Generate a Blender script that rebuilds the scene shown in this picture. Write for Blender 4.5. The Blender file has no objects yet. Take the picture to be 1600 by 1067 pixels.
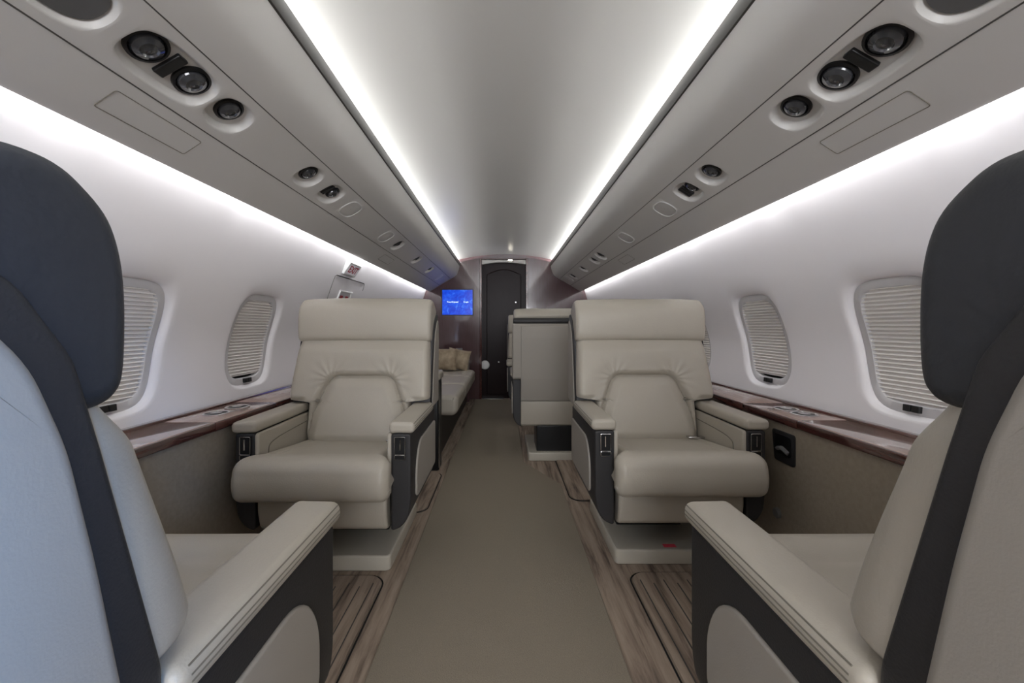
import bpy, math, random
from mathutils import Vector, Matrix, noise
random.seed(7)
PI = math.pi
S = bpy.context.scene
COL = S.collection

# ------------------------------------------------------------------ camera
F = 620.0                                   # focal length in pixels of a 1600 px wide frame
cam_d = bpy.data.cameras.new('camera')
cam = bpy.data.objects.new('camera', cam_d)
COL.objects.link(cam)
cam_d.sensor_width = 36.0
cam_d.lens = F / 1600.0 * 36.0
cam_d.shift_x = 13.0 / 1600.0
cam_d.shift_y = -22.5 / 1600.0
cam_d.clip_start = 0.02
cam.location = (-0.02, 0.0, 0.98)
cam.rotation_euler = (PI / 2, 0, 0)
S.camera = cam

# ------------------------------------------------------------------ view, world, large lights
S.view_settings.view_transform = 'Standard'
S.view_settings.look = 'None'
S.view_settings.gamma = 1.0
S.view_settings.use_curve_mapping = False
S.view_settings.exposure = 1.0
w = bpy.data.worlds.new('world'); S.world = w
w.use_nodes = True
w.node_tree.nodes['Background'].inputs[0].default_value = (0.6, 0.66, 0.75, 1)
w.node_tree.nodes['Background'].inputs[1].default_value = 0.01

YB, YE = -2.3, 5.4                          # rear wall and front bulkhead
CEIL_W, WALL_W = 35.0, 7.0                 # watts of one full-length light strip


def area(name, loc, target, sx, sy, power, color, spread=PI):
    d = bpy.data.lights.new(name, 'AREA')
    d.shape = 'RECTANGLE'; d.size = sx; d.size_y = sy
    d.energy = power; d.color = color; d.spread = spread
    o = bpy.data.objects.new(name, d); COL.objects.link(o)
    o.location = loc
    v = Vector(target) - Vector(loc)
    if abs(v.y) < 1e-6:                      # strips: long side along the cabin
        z = -v.normalized(); y = Vector((0, 1, 0)); x = y.cross(z)
        o.rotation_euler = Matrix((x, y, z)).transposed().to_euler()
    else:
        o.rotation_euler = v.to_track_quat('-Z', 'Y').to_euler()
    return o


LED = (0.975, 0.98, 1.0)
YM, YL = (YB + YE) / 2, (YE - YB) - 0.06
for sd in (-1, 1):
    area('ceiling_strip_light', (sd * 0.709, YM, 1.851), (sd * 0.36, YM, 1.935), 0.012, YL, CEIL_W, LED)
    area('wall_strip_light', (sd * 1.030, YM, 1.520), (sd * 1.125, YM, 1.36), 0.012, YL, WALL_W, LED)
area('rear_fill_light', (0.1, YB + 0.06, 1.15), (0.0, 1.0, 0.75), 1.5, 1.5, 44.0, (0.94, 0.96, 1.0))  # added fill from behind the camera; the rear wall has no opening
area('near_shell_blue_fill', (0.60, -0.80, 1.20), (-0.8, 0.12, 0.75), 0.25, 0.5, 2.3, (0.12, 0.42, 1.0), 0.7)  # added blue light inside the cabin, narrowed to tint the near left shell

# ------------------------------------------------------------------ materials
MATS = {}


def srgb(c):
    return tuple(((x / 255.0) / 12.92 if x / 255.0 <= 0.04045 else ((x / 255.0 + 0.055) / 1.055) ** 2.4) for x in c) + (1.0,)


def mat(name, rgb, rough=0.5, metal=0.0, bump=0.0, bscale=200.0, var=0.0, vscale=3.0, coat=0.0,
        stretch=(1, 1, 1), emit=0.0, spec=0.5, sheen=0.0, rgb2=None, detail=2.0):
    m = bpy.data.materials.new(name); m.use_nodes = True
    nt = m.node_tree; b = nt.nodes['Principled BSDF']
    b.inputs['Base Color'].default_value = srgb(rgb)
    b.inputs['Roughness'].default_value = rough
    b.inputs['Metallic'].default_value = metal
    b.inputs['Coat Weight'].default_value = coat
    b.inputs['Coat Roughness'].default_value = 0.05
    b.inputs['Specular IOR Level'].default_value = spec
    b.inputs['Sheen Weight'].default_value = sheen
    if emit:
        b.inputs['Emission Color'].default_value = srgb(rgb)
        b.inputs['Emission Strength'].default_value = emit
    tc = nt.nodes.new('ShaderNodeTexCoord')
    mp = nt.nodes.new('ShaderNodeMapping'); mp.inputs['Scale'].default_value = stretch
    nt.links.new(tc.outputs['Object'], mp.inputs['Vector'])
    if var or rgb2:
        n = nt.nodes.new('ShaderNodeTexNoise'); n.inputs['Scale'].default_value = vscale
        n.inputs['Detail'].default_value = 5
        nt.links.new(mp.outputs[0], n.inputs['Vector'])
        r = nt.nodes.new('ShaderNodeValToRGB')
        r.color_ramp.elements[0].position = 0.3; r.color_ramp.elements[1].position = 0.7
        c = srgb(rgb)
        c2 = srgb(rgb2) if rgb2 else tuple(x * (1 - var) for x in c[:3]) + (1,)
        r.color_ramp.elements[0].color = c2
        r.color_ramp.elements[1].color = tuple(min(1, x * (1 + var)) for x in c[:3]) + (1,)
        nt.links.new(n.outputs['Fac'], r.inputs[0])
        nt.links.new(r.outputs[0], b.inputs['Base Color'])
    if bump:
        n = nt.nodes.new('ShaderNodeTexNoise'); n.inputs['Scale'].default_value = bscale
        n.inputs['Detail'].default_value = detail
        nt.links.new(mp.outputs[0], n.inputs['Vector'])
        bp = nt.nodes.new('ShaderNodeBump'); bp.inputs['Strength'].default_value = bump
        bp.inputs['Distance'].default_value = 0.002
        nt.links.new(n.outputs['Fac'], bp.inputs['Height'])
        nt.links.new(bp.outputs[0], b.inputs['Normal'])
    MATS[name] = m
    return m


LEATHER = mat('seat leather', (178, 171, 158), 0.42, bump=0.25, bscale=260, var=0.03)
LEATHER_LO = mat('seat shell fabric', (158, 152, 143), 0.6, bump=0.12, bscale=400, var=0.03)
BLACK_L = mat('black leather', (46, 48, 52), 0.5, bump=0.35, bscale=120, var=0.1)
DARK_L = mat('dark trim leather', (44, 43, 44), 0.5, bump=0.25, bscale=300)
PIPING = mat('dark piping', (70, 68, 64), 0.6)
STITCH = mat('seam thread', (120, 115, 104), 0.7)
BASE_M = mat('seat base cover', (190, 184, 170), 0.45, var=0.03)
CHROME = mat('chrome', (205, 205, 205), 0.18, metal=1.0)
BLACKP = mat('black plastic', (22, 23, 25), 0.35)
GREYP = mat('grey plastic', (120, 120, 120), 0.4)
WALLM = mat('wall liner', (240, 237, 239), 0.5, var=0.015, vscale=2, bump=0.05, bscale=60)
CEILM = mat('ceiling liner', (196, 195, 190), 0.26, var=0.01, vscale=1.5)
BINM = mat('bin liner', (204, 202, 198), 0.45, var=0.01)
TRIMM = mat('dark ceiling trim', (58, 56, 53), 0.4)
FRAMEM = mat('window frame plastic', (205, 203, 204), 0.4)
SHADEM = mat('pleated shade', (236, 232, 228), 0.6)
VOID = mat('dark gap', (12, 11, 11), 0.9)
WOOD = mat('burgundy gloss veneer', (92, 52, 47), 0.12, coat=1.0, var=0.12, vscale=6, stretch=(12, 1, 12), rgb2=(62, 34, 31))
LEDGEM = mat('ledge veneer', (190, 164, 152), 0.2, coat=1.0, vscale=6, stretch=(14, 1, 14), var=0.06, rgb2=(168, 140, 130))
BULK = mat('bulkhead gloss veneer', (84, 60, 64), 0.16, coat=1.0, var=0.1, vscale=5, stretch=(10, 10, 1), rgb2=(82, 58, 57))
DOORM = mat('dark door veneer', (34, 23, 24), 0.30, spec=0.12, coat=0.0, var=0.1, vscale=5, stretch=(8, 8, 1))
SIDEM = mat('side panel fabric', (152, 141, 125), 0.75, bump=0.3, bscale=250, var=0.08, vscale=60)
CARPET = mat('aisle carpet', (142, 132, 117), 0.95, bump=0.7, bscale=500, var=0.09, vscale=350, spec=0.1)
WHITEP = mat('white plastic', (228, 228, 226), 0.4)
RED = mat('red print', (176, 52, 62), 0.5)
RED2 = mat('red tag', (238, 84, 100), 0.6)
LAMPM = mat('lamp glow', (255, 246, 226), 0.5, emit=6.0)
LEDM = mat('led strip glow', (236, 246, 255), 0.5, emit=4.0)
GLASS = mat('lamp lens', (58, 60, 64), 0.12, coat=1.0)
CUPM = mat('vent cup', (92, 92, 92), 0.35)
PILLOW = mat('pillow fabric', (176, 160, 136), 0.8, bump=0.4, bscale=120, var=0.2, vscale=14, rgb2=(146, 130, 108))
DIMLEATHER = LEATHER


def floor_material():
    m = bpy.data.materials.new('carved brown floor covering'); m.use_nodes = True
    nt = m.node_tree; b = nt.nodes['Principled BSDF']
    b.inputs['Roughness'].default_value = 0.85
    tc = nt.nodes.new('ShaderNodeTexCoord')
    mp = nt.nodes.new('ShaderNodeMapping'); mp.inputs['Scale'].default_value = (30, 2.4, 1)
    nt.links.new(tc.outputs['Object'], mp.inputs['Vector'])
    n = nt.nodes.new('ShaderNodeTexNoise'); n.inputs['Scale'].default_value = 1.0
    n.inputs['Detail'].default_value = 6; n.inputs['Roughness'].default_value = 0.65
    n.inputs['Distortion'].default_value = 0.4
    nt.links.new(mp.outputs[0], n.inputs['Vector'])
    r = nt.nodes.new('ShaderNodeValToRGB')
    e = r.color_ramp.elements
    e[0].position = 0.30; e[0].color = srgb((84, 70, 61))
    e[1].position = 0.62; e[1].color = srgb((164, 147, 130))
    x = e.new(0.42); x.color = srgb((128, 112, 98))
    x = e.new(0.5); x.color = srgb((148, 131, 115))
    nt.links.new(n.outputs['Fac'], r.inputs[0])
    nt.links.new(r.outputs[0], b.inputs['Base Color'])
    bp = nt.nodes.new('ShaderNodeBump'); bp.inputs['Strength'].default_value = 0.5
    bp.inputs['Distance'].default_value = 0.003
    nt.links.new(n.outputs['Fac'], bp.inputs['Height'])
    nt.links.new(bp.outputs[0], b.inputs['Normal'])
    return m


FLOORM = floor_material()


def screen_material():
    m = bpy.data.materials.new('blue map screen'); m.use_nodes = True
    nt = m.node_tree; b = nt.nodes['Principled BSDF']
    b.inputs['Roughness'].default_value = 0.2
    tc = nt.nodes.new('ShaderNodeTexCoord')
    n = nt.nodes.new('ShaderNodeTexNoise'); n.inputs['Scale'].default_value = 16
    n.inputs['Detail'].default_value = 5; n.inputs['Distortion'].default_value = 1.2
    nt.links.new(tc.outputs['Object'], n.inputs['Vector'])
    r = nt.nodes.new('ShaderNodeValToRGB')
    e = r.color_ramp.elements
    e[0].position = 0.35; e[0].color = srgb((0, 50, 205))
    e[1].position = 0.72; e[1].color = srgb((70, 140, 255))
    x = e.new(0.56); x.color = srgb((6, 84, 240))
    nt.links.new(n.outputs['Fac'], r.inputs[0])
    b.inputs['Base Color'].default_value = (0, 0.01, 0.05, 1)
    nt.links.new(r.outputs[0], b.inputs['Emission Color'])
    b.inputs['Emission Strength'].default_value = 0.45
    return m


SCREENM = screen_material()
TEXTM = mat('screen lettering', (200, 225, 255), 0.5, emit=.7)


# ------------------------------------------------------------------ mesh helpers
class MB:
    def __init__(s): s.v = []; s.f = []; s.flat = set()

    def add(s, vs, fs, M=None):
        o = len(s.v)
        s.v += [tuple(M @ Vector(p)) if M is not None else tuple(p) for p in vs]
        s.f += [tuple(i + o for i in f) for f in fs]
        return s

    def grid(s, rows, closed_u=False, closed_v=False, flip=False):
        """rows: list of equally long lists of points"""
        o = len(s.v); n = len(rows[0]); m = len(rows)
        for r in rows: s.v += [tuple(p) for p in r]
        for i in range(m if closed_v else m - 1):
            for j in range(n if closed_u else n - 1):
                a = o + i * n + j; b = o + i * n + (j + 1) % n
                c = o + ((i + 1) % m) * n + (j + 1) % n; d = o + ((i + 1) % m) * n + j
                s.f.append((a, d, c, b) if flip else (a, b, c, d))
        return s

    def box(s, x0, x1, y0, y1, z0, z1):
        vs = [(x, y, z) for x in (x0, x1) for y in (y0, y1) for z in (z0, z1)]
        s.add(vs, [(0, 1, 3, 2), (4, 6, 7, 5), (0, 4, 5, 1), (2, 3, 7, 6), (0, 2, 6, 4), (1, 5, 7, 3)])
        return s

    def tube(s, pts, r, n=8, closed=False, M=None):
        pts = [Vector(p) for p in pts]; rows = []
        N = len(pts)
        for i, p in enumerate(pts):
            a = pts[i - 1] if (i or closed) else pts[0]
            b = pts[(i + 1) % N] if (i < N - 1 or closed) else pts[-1]
            t = (b - a).normalized()
            u = t.orthogonal() if i == 0 else (u - t * u.dot(t)).normalized()
            if i == 0: u.normalize()
            w_ = t.cross(u)
            rows.append([p + (u * math.cos(2 * PI * k / n) + w_ * math.sin(2 * PI * k / n)) * r for k in range(n)])
        if M is not None: rows = [[M @ p for p in row] for row in rows]
        o = len(s.v)
        s.grid(rows, closed_u=True, closed_v=closed)
        if not closed:
            s.f.append(tuple(o + k for k in range(n))[::-1])
            s.f.append(tuple(o + (N - 1) * n + k for k in range(n)))
        return s

    def lathe(s, prof, n=32, M=None, cap=True):
        """prof (r, h) about local z"""
        rows = [[Vector((r * math.cos(2 * PI * k / n), r * math.sin(2 * PI * k / n), h)) for k in range(n)] for r, h in prof]
        if M is not None: rows = [[M @ p for p in row] for row in rows]
        o = len(s.v)
        s.grid(rows, closed_u=True)
        if cap:
            s.f.append(tuple(o + k for k in range(n))[::-1])
            s.f.append(tuple(o + (len(prof) - 1) * n + k for k in range(n)))
        return s

    def build(s, name, m, parent=None, bevel=0.0, smooth=True, angle=35, segs=3):
        me = bpy.data.meshes.new(name)
        me.from_pydata(s.v, [], s.f); me.validate(); me.update()
        o = bpy.data.objects.new(name, me); COL.objects.link(o)
        me.materials.append(m)
        if smooth:
            me.shade_smooth()
            if angle: me.set_sharp_from_angle(angle=math.radians(angle))
        if s.flat:
            for q in me.polygons:
                if len(q.vertices) > 8 and frozenset(q.vertices) in s.flat: q.use_smooth = False
        if bevel:
            b = o.modifiers.new('bevel', 'BEVEL'); b.width = bevel; b.segments = segs
            b.limit_method = 'ANGLE'; b.angle_limit = math.radians(40); b.harden_normals = False
            me.shade_smooth()
        if parent is not None: o.parent = parent
        return o


def tag(o, label=None, cat=None, group=None, kind=None):
    if label: o['label'] = label
    if cat: o['category'] = cat
    if group: o['group'] = group
    if kind: o['kind'] = kind
    return o


def empty(name, loc=(0, 0, 0), rz=0.0, M=None):
    o = bpy.data.objects.new(name, None); COL.objects.link(o)
    o.empty_display_size = 0.05
    if M is not None:
        o.location = M.to_translation(); o.rotation_euler = M.to_euler()
    else:
        o.location = loc; o.rotation_euler = (0, 0, rz)
    return o


def copy_tree(o, parent=None):
    kids = [c for c in bpy.data.objects if c.parent == o]
    c = o.copy(); COL.objects.link(c); c.parent = parent
    for k in kids: copy_tree(k, c)
    return c


def kids(o): return [c for c in bpy.data.objects if c.parent == o]


def struct(o, label=None, cat=None):
    o['kind'] = 'structure'
    if label: o['label'] = label
    if cat: o['category'] = cat
    return o


def catmull(pts, per=8, closed=True):
    n = len(pts); out = []
    rng = range(n if closed else n - 1)
    for i in rng:
        if closed: p0, p1, p2, p3 = pts[i - 1], pts[i], pts[(i + 1) % n], pts[(i + 2) % n]
        else: p0, p1, p2, p3 = pts[max(i - 1, 0)], pts[i], pts[i + 1], pts[min(i + 2, n - 1)]
        for k in range(per):
            t = k / per
            out.append(tuple(0.5 * ((2 * b) + (-a + c) * t + (2 * a - 5 * b + 4 * c - d) * t * t + (-a + 3 * b - 3 * c + d) * t ** 3)
                             for a, b, c, d in zip(p0, p1, p2, p3)))
    if not closed: out.append(tuple(pts[-1]))
    return out


def roundpoly(pts, rad, seg=6, maxlen=None):
    n = len(pts); out = []
    for i in range(n):
        p = Vector(pts[i]); a = Vector(pts[i - 1]); b = Vector(pts[(i + 1) % n])
        r = rad[i] if isinstance(rad, (list, tuple)) else rad
        u = (a - p); v = (b - p)
        d = min(r, u.length * 0.49, v.length * 0.49)
        if d < 1e-5: out.append(tuple(p)); continue
        un, vn = u.normalized(), v.normalized()
        al = math.acos(max(-1, min(1, un.dot(vn))))
        if al > PI - .02: out.append(tuple(p)); continue
        rr = d * math.tan(al / 2); cc = p + (un + vn).normalized() * (rr / math.sin(al / 2))
        q0 = p + un * d - cc; tot = PI - al
        cr = un.x * vn.y - un.y * vn.x
        for k in range(seg + 1):
            a_ = tot * k / seg * (1 if cr > 0 else -1)
            a_ = -a_ if (Matrix.Rotation(tot * (1 if cr > 0 else -1), 2) @ q0 - (p + vn * d - cc)).length > 1e-6 * 50 else a_
            out.append(tuple(cc + Matrix.Rotation(a_, 2) @ q0))
    if maxlen:
        o2 = []
        for i in range(len(out)):
            a = Vector(out[i]); b = Vector(out[(i + 1) % len(out)])
            k = max(1, int((b - a).length / maxlen))
            o2 += [tuple(a.lerp(b, j / k)) for j in range(k)]
        out = o2
    return out


def rex(mb, prof, a0, a1, r, plane='yz', n=6, mid=1, warp=None, ladder=False):
    """closed outline swept from a0 to a1 with both ends rounded by r.
    plane 'yz': outline is (y, z), sweep x; 'xz': outline (x, z), sweep y; 'xy': outline (x, y), sweep z"""
    N = len(prof); P = [Vector(p) for p in prof]
    ar = sum(P[i].x * P[(i + 1) % N].y - P[(i + 1) % N].x * P[i].y for i in range(N))
    sg = 1 if ar > 0 else -1
    nr = []
    for i in range(N):
        t = (P[(i + 1) % N] - P[i - 1])
        t = t.normalized() if t.length > 1e-9 else Vector((1, 0))
        nr.append(Vector((-t.y, t.x)) * sg)          # inward
    sec = [(a0, r + min(.0015, r * .5))]
    for k in range(n + 1):
        th = PI / 2 * k / n
        sec.append((a0 + r - r * math.cos(th), r - r * math.sin(th)))
    for k in range(1, mid): sec.append((a0 + r + (a1 - a0 - 2 * r) * k / mid, 0.0))
    for k in range(n + 1):
        th = PI / 2 * (1 - k / n)
        sec.append((a1 - r + r * math.cos(th), r - r * math.sin(th)))
    sec.append((a1, r + min(.0015, r * .5)))
    rows = []
    for a, ins in sec:
        row = []
        for p, q in zip(P, nr):
            c = p + q * ins
            if plane == 'yz': v = (a, c.x, c.y)
            elif plane == 'xz': v = (c.x, a, c.y)
            else: v = (c.x, c.y, a)
            row.append(warp(v) if warp else v)
        rows.append(row)
    o = len(mb.v)
    flip = (sg > 0) == (plane == 'yz' or plane == 'xy')
    mb.grid(rows, closed_u=True, flip=not flip)
    f0 = tuple(range(o, o + N)); f1 = tuple(range(o + (len(sec) - 1) * N, o + len(sec) * N))
    if ladder:
        for b_, fl in ((o, flip), (o + (len(sec) - 1) * N, not flip)):
            for i in range(N // 2 - 1 + N % 2):
                j = N - 1 - i
                q = (b_ + i, b_ + i + 1, b_ + j - 1, b_ + j) if j - 1 != i + 1 else (b_ + i, b_ + i + 1, b_ + j)
                mb.f.append(q[::-1] if fl else q)
        return mb
    mb.flat |= {frozenset(f0), frozenset(f1)}
    mb.f.append(f0 if not flip else f0[::-1])
    mb.f.append(f1[::-1] if not flip else f1)
    return mb


def sstep(a, b, x):
    t = max(0.0, min(1.0, (x - a) / (b - a))); return t * t * (3 - 2 * t)


# ------------------------------------------------------------------ surfaces with rounded holes
def make_surf(pts, side):
    """profile (x, z) from bottom/inboard to the other end -> f(Y, t, off) and length"""
    ds = [0.0]
    for a, b in zip(pts, pts[1:]): ds.append(ds[-1] + math.hypot(b[0] - a[0], b[1] - a[1]))
    L = ds[-1]

    def at(t):
        t = max(0.0, min(L, t))
        for i in range(len(pts) - 1):
            if t <= ds[i + 1] + 1e-9:
                k = (t - ds[i]) / (ds[i + 1] - ds[i]); a, b = pts[i], pts[i + 1]
                return Vector((a[0] + (b[0] - a[0]) * k, a[1] + (b[1] - a[1]) * k))
        return Vector(pts[-1])

    def f(Y, t, off=0.0):
        p = at(t); d = (at(t + 0.004) - at(t - 0.004)).normalized()
        nrm = Vector((-d.y, d.x))
        if nrm.x > 0 if abs(d.y) > abs(d.x) else nrm.y > 0: nrm = -nrm     # into the cabin
        p = p + nrm * off
        return Vector((side * p.x, Y, p.y))
    return f, L


def dirscale(u, v, A, B, p): return 1.0 / ((abs(u / A) ** p + abs(v / B) ** p) ** (1.0 / p))


def perim(Ya, Yb, t0, t1, n):
    P = []
    for k in range(n): P.append((Ya + (Yb - Ya) * k / n, t0))
    for k in range(n): P.append((Yb, t0 + (t1 - t0) * k / n))
    for k in range(n): P.append((Yb - (Yb - Ya) * k / n, t1))
    for k in range(n): P.append((Ya, t1 - (t1 - t0) * k / n))
    return P


def hole_cell(mb, f, Ya, Yb, t0, t1, hole, n, lips, ws, flip):
    Yc, tc, A, B, p = hole
    rows = []
    per = perim(Ya, Yb, t0, t1, n)

    def hp(q, sc=1.0):
        u, v = q[0] - Yc, q[1] - tc
        u /= (Yb - Ya) / 2 / A; v /= (t1 - t0) / 2 / B
        s_ = dirscale(u, v, A, B, p)
        return (Yc + u * s_ * sc, tc + v * s_ * sc)
    for sc, off in lips: rows.append([f(*hp(q, sc), off) for q in per])
    for w_, off in ws:
        rows.append([f(hp(q)[0] * (1 - w_) + q[0] * w_, hp(q)[1] * (1 - w_) + q[1] * w_, off) for q in per])
    mb.grid(rows, closed_u=True, flip=flip)


def plain_cell(mb, f, Ya, Yb, t0, t1, n, flip, ny=2):
    rows = [[f(Ya + (Yb - Ya) * i / ny, t0 + (t1 - t0) * k / n) for k in range(n + 1)] for i in range(ny + 1)]
    mb.grid(rows, flip=flip)


# ------------------------------------------------------------------ cabin shell
WPROF = catmull([(1.262, .595), (1.281, .70), (1.284, .80), (1.270, .91), (1.234, 1.03), (1.190, 1.15), (1.145, 1.28), (1.103, 1.40), (1.062, 1.52), (.985, 1.65)], 8, False)
WT_C = 0.328                                # where the window centre lies along the wall outline
PITCH = 0.697
for sd, nm in ((-1, 'left'), (1, 'right')):
    f, L = make_surf(WPROF, sd)
    mb = MB()
    edges = [1.975 - PITCH / 2 + PITCH * k for k in range(-6, 6)]
    cells = [(a, a + PITCH) for a in edges[:-1]]
    for a, b in cells:
        yc = (a + b) / 2
        hole_here = not (yc > 3.6)
        if hole_here:
            hole_cell(mb, f, a, b, 0, L, (yc, WT_C, .172, .232, 3.7), 20,
                      [(.955, -.030), (.965, -.018), (.985, -.012)], [(0, -.008), (.03, -.003), (.07, 0), (.15, 0), (.3, 0), (.5, 0), (.75, 0), (1, 0)], sd > 0)
        else: plain_cell(mb, f, a, b, 0, L, 20, sd > 0)
    plain_cell(mb, f, YB, cells[0][0], 0, L, 20, sd > 0)
    plain_cell(mb, f, cells[-1][1], YE, 0, L, 20, sd > 0)
    wl = mb.build('wall_' + nm, WALLM, angle=None)
    struct(wl, 'white curved cabin side wall on the %s' % nm, 'wall')
    # windows
    for k, (a, b) in enumerate(cells):
        yc = (a + b) / 2
        if yc > 3.6 or yc < 0.4: continue
        fr = MB(); per = perim(-1, 1, -1, 1, 20)

        def ring(A, B, off, p=3.6, dt=0.0):
            out = []
            for u, v in per:
                s_ = dirscale(u * A, v * B, A, B, p)
                out.append(f(yc + u * A * s_, WT_C + dt + v * B * s_, off))
            return out
        fr.grid([ring(.167, .226, -.024, 3.7), ring(.160, .218, -.020, 3.7), ring(.136, .194, -.019, 4.3), ring(.132, .190, -.024, 4.3), ring(.131, .189, -.05, 4.3)],
                closed_u=True, flip=sd > 0)
        wi = len([o for o in bpy.data.objects if o.name.startswith('window_') and o.parent is None]) + 1
        fo = fr.build('window_%d' % wi, FRAMEM, angle=50)
        struct(fo, 'oval cabin window with closed pleated shade', 'window')
        sh = MB(); npl = 27; A, B = .134, .192
        for q in range(npl):
            ta = -B + 2 * B * q / npl; tb = -B + 2 * B * (q + 1) / npl; tm = (ta + tb) / 2
            if ta < -B + .012 and yc > 1.6: continue
            wd = lambda t: A * max(0.0, 1 - (abs(t) / (B * 1.01)) ** 4.3) ** (1 / 4.3)
            rows = []
            for t, off in ((ta, -.0300), (ta + (tb - ta) * .40, -.0295), (tb - (tb - ta) * .34, -.0220), (tb - (tb - ta) * .20, -.0195), (tb - (tb - ta) * .06, -.0210), (tb, -.0300)):
                hw = wd(t); rows.append([f(yc - hw + 2 * hw * j / 8, WT_C + t, off) for j in range(9)])
            sh.grid(rows, flip=sd < 0)
        sh.build('window_shade', SHADEM, fo, angle=25)
        bk = MB(); bk.grid([ring(.136, .194, -.045, 3.6), ring(.001, .001, -.045)], closed_u=True, flip=sd > 0)
        bk.build('shade_backing', VOID, fo)
        la = MB(); pc = f(yc, WT_C - .203, -.012); Mx = Matrix.Translation(pc)
        dirs = (f(yc, WT_C - .19, 0) - f(yc, WT_C - .215, 0)).normalized()
        nn = (f(yc, WT_C - .2, .1) - f(yc, WT_C - .2, 0)).normalized()
        R = Matrix((nn, Vector((0, 1, 0)), dirs)).transposed().to_4x4(); Mx = Mx @ R
        bx = MB().box(-.008, .005, -.026, -.002, -.011, .011).box(-.008, .005, .002, .026, -.011, .011)
        la.add(bx.v, bx.f, Mx)
        lo = la.build('shade_latch', GREYP, fo, bevel=.002)
        lo.data.materials[0] = BLACKP

# ceiling: arched liner closing down into the light gutters
cp = []
for i in range(41):
    x = -.74 + 1.48 * i / 40
    cp.append((x, 1.972 - .19 * x * x))
cp = [(-.80, 1.80), (-.79, 1.83), (-.77, 1.852)] + cp + [(.77, 1.852), (.79, 1.83), (.80, 1.80)]
mb = MB()
ny = 24
mb.grid([[(x, YB + (YE - YB) * j / ny, z) for x, z in cp] for j in range(ny + 1)])
struct(mb.build('ceiling', CEILM, angle=None), 'arched pale ceiling liner between the light strips', 'ceiling')

# floor, rear wall
mb = MB(); mb.grid([[(x, y, 0) for x in (-1.3, 1.3)] for y in (YB, YE + .3)])
struct(mb.build('floor', FLOORM, smooth=False), 'brown carved floor covering', 'floor')
mb = MB(); mb.box(-1.3, 1.3, YB - .05, YB, 0, 2.05)
struct(mb.build('wall_back', BULK, smooth=False), 'plain cabin wall behind the camera', 'wall')

# front bulkhead with door opening
DX0, DX1, DZ = -.325, .290, 1.905
mb = MB()
mb.box(-1.3, DX0, YE, YE + .06, 0, 2.05).box(DX1, 1.3, YE, YE + .06, 0, 2.05).box(DX0, DX1, YE, YE + .06, DZ, 2.05)
struct(mb.build('wall_front', BULK, smooth=False), 'glossy dark burgundy bulkhead at the cabin end', 'wall')
mb = MB()
for x0, x1 in ((DX0 - .022, DX0 + .008), (DX1 - .008, DX1 + .022)): mb.box(x0, x1, YE - .018, YE + .10, 0, DZ + .012)
mb.box(DX0 + .008, DX1 - .008, YE - .018, YE + .10, DZ - .008, DZ + .012)
struct(mb.build('trim_1', WOOD, bevel=.005), 'glossy burgundy door surround', 'trim')
# lintel with lamp
arc = [(DX0 + .008 + (DX1 - DX0 - .016) * i / 20) for i in range(21)]
pl = [(x, DZ - .01) for x in arc] + [(x, 1.86 - .030 * ((x - (DX0 + DX1) / 2) / .3) ** 2) for x in reversed(arc)]
mb = MB(); rex(mb, pl, YE - .005, YE + .05, .003, 'xz', 2)
struct(mb.build('trim_2', BINM, angle=30), 'pale arched panel over the door', 'trim')
ro = MB(); rex(ro, roundpoly([(-.035, -.012), (.035, -.012), (.035, .012), (-.035, .012)], .01), -.012, 0, .003, 'xz', 2)
o = ro.build('door_lamp', WHITEP, None); o.location = (.07, YE - .004, 1.885)
tag(o, 'small bright lamp on the pale panel above the bulkhead door', 'lamp')
ln = MB(); rex(ln, roundpoly([(-.028, -.007), (.028, -.007), (.028, .007), (-.028, .007)], .006), -.016, -.010, .002, 'xz', 2)
ln.build('lamp_lens', LAMPM, o)
# door
mb = MB(); mb.box(DX0, DX1, YE + .055, YE + .09, 0.004, DZ)
door = mb.build('door_1', DOORM, bevel=.002)
struct(door, 'dark glossy door in the bulkhead', 'door')
arch = [(-.25, .06), (.215, .06), (.215, 1.70)] + [(.215 - .465 * i / 14, 1.70 + .07 * math.sin(PI * i / 14)) for i in range(1, 14)] + [(-.25, 1.70)]
mb = MB(); mb.tube([(x, YE + .054, z) for x, z in arch], .006, 6, closed=True); mb.build('door_moulding', DOORM, door)
mb = MB(); mb.lathe([(.001, 0), (.055, .002), (.062, .012), (.055, .026), (.03, .032), (.001, .033)], 28, Matrix.Translation((-.275, YE + .056, .46)) @ Matrix.Rotation(PI / 2, 4, 'X'), cap=False)
mb.build('door_knob', WHITEP, door)
mb = MB(); mb.box(-.10, -.075, YE + .035, YE + .056, .49, .51); mb.build('door_latch', CHROME, door, bevel=.004)
mb = MB(); mb.box(.135, .155, YE + .04, YE + .056, 1.31, 1.33); mb.build('door_latch', CHROME, door, bevel=.004)
mb = MB(); mb.box(DX0 + .01, -.02, YE - .03, YE + .03, 0.0, .012)
struct(mb.build('trim_3', CHROME, bevel=.003), 'polished door threshold strip', 'trim')

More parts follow.
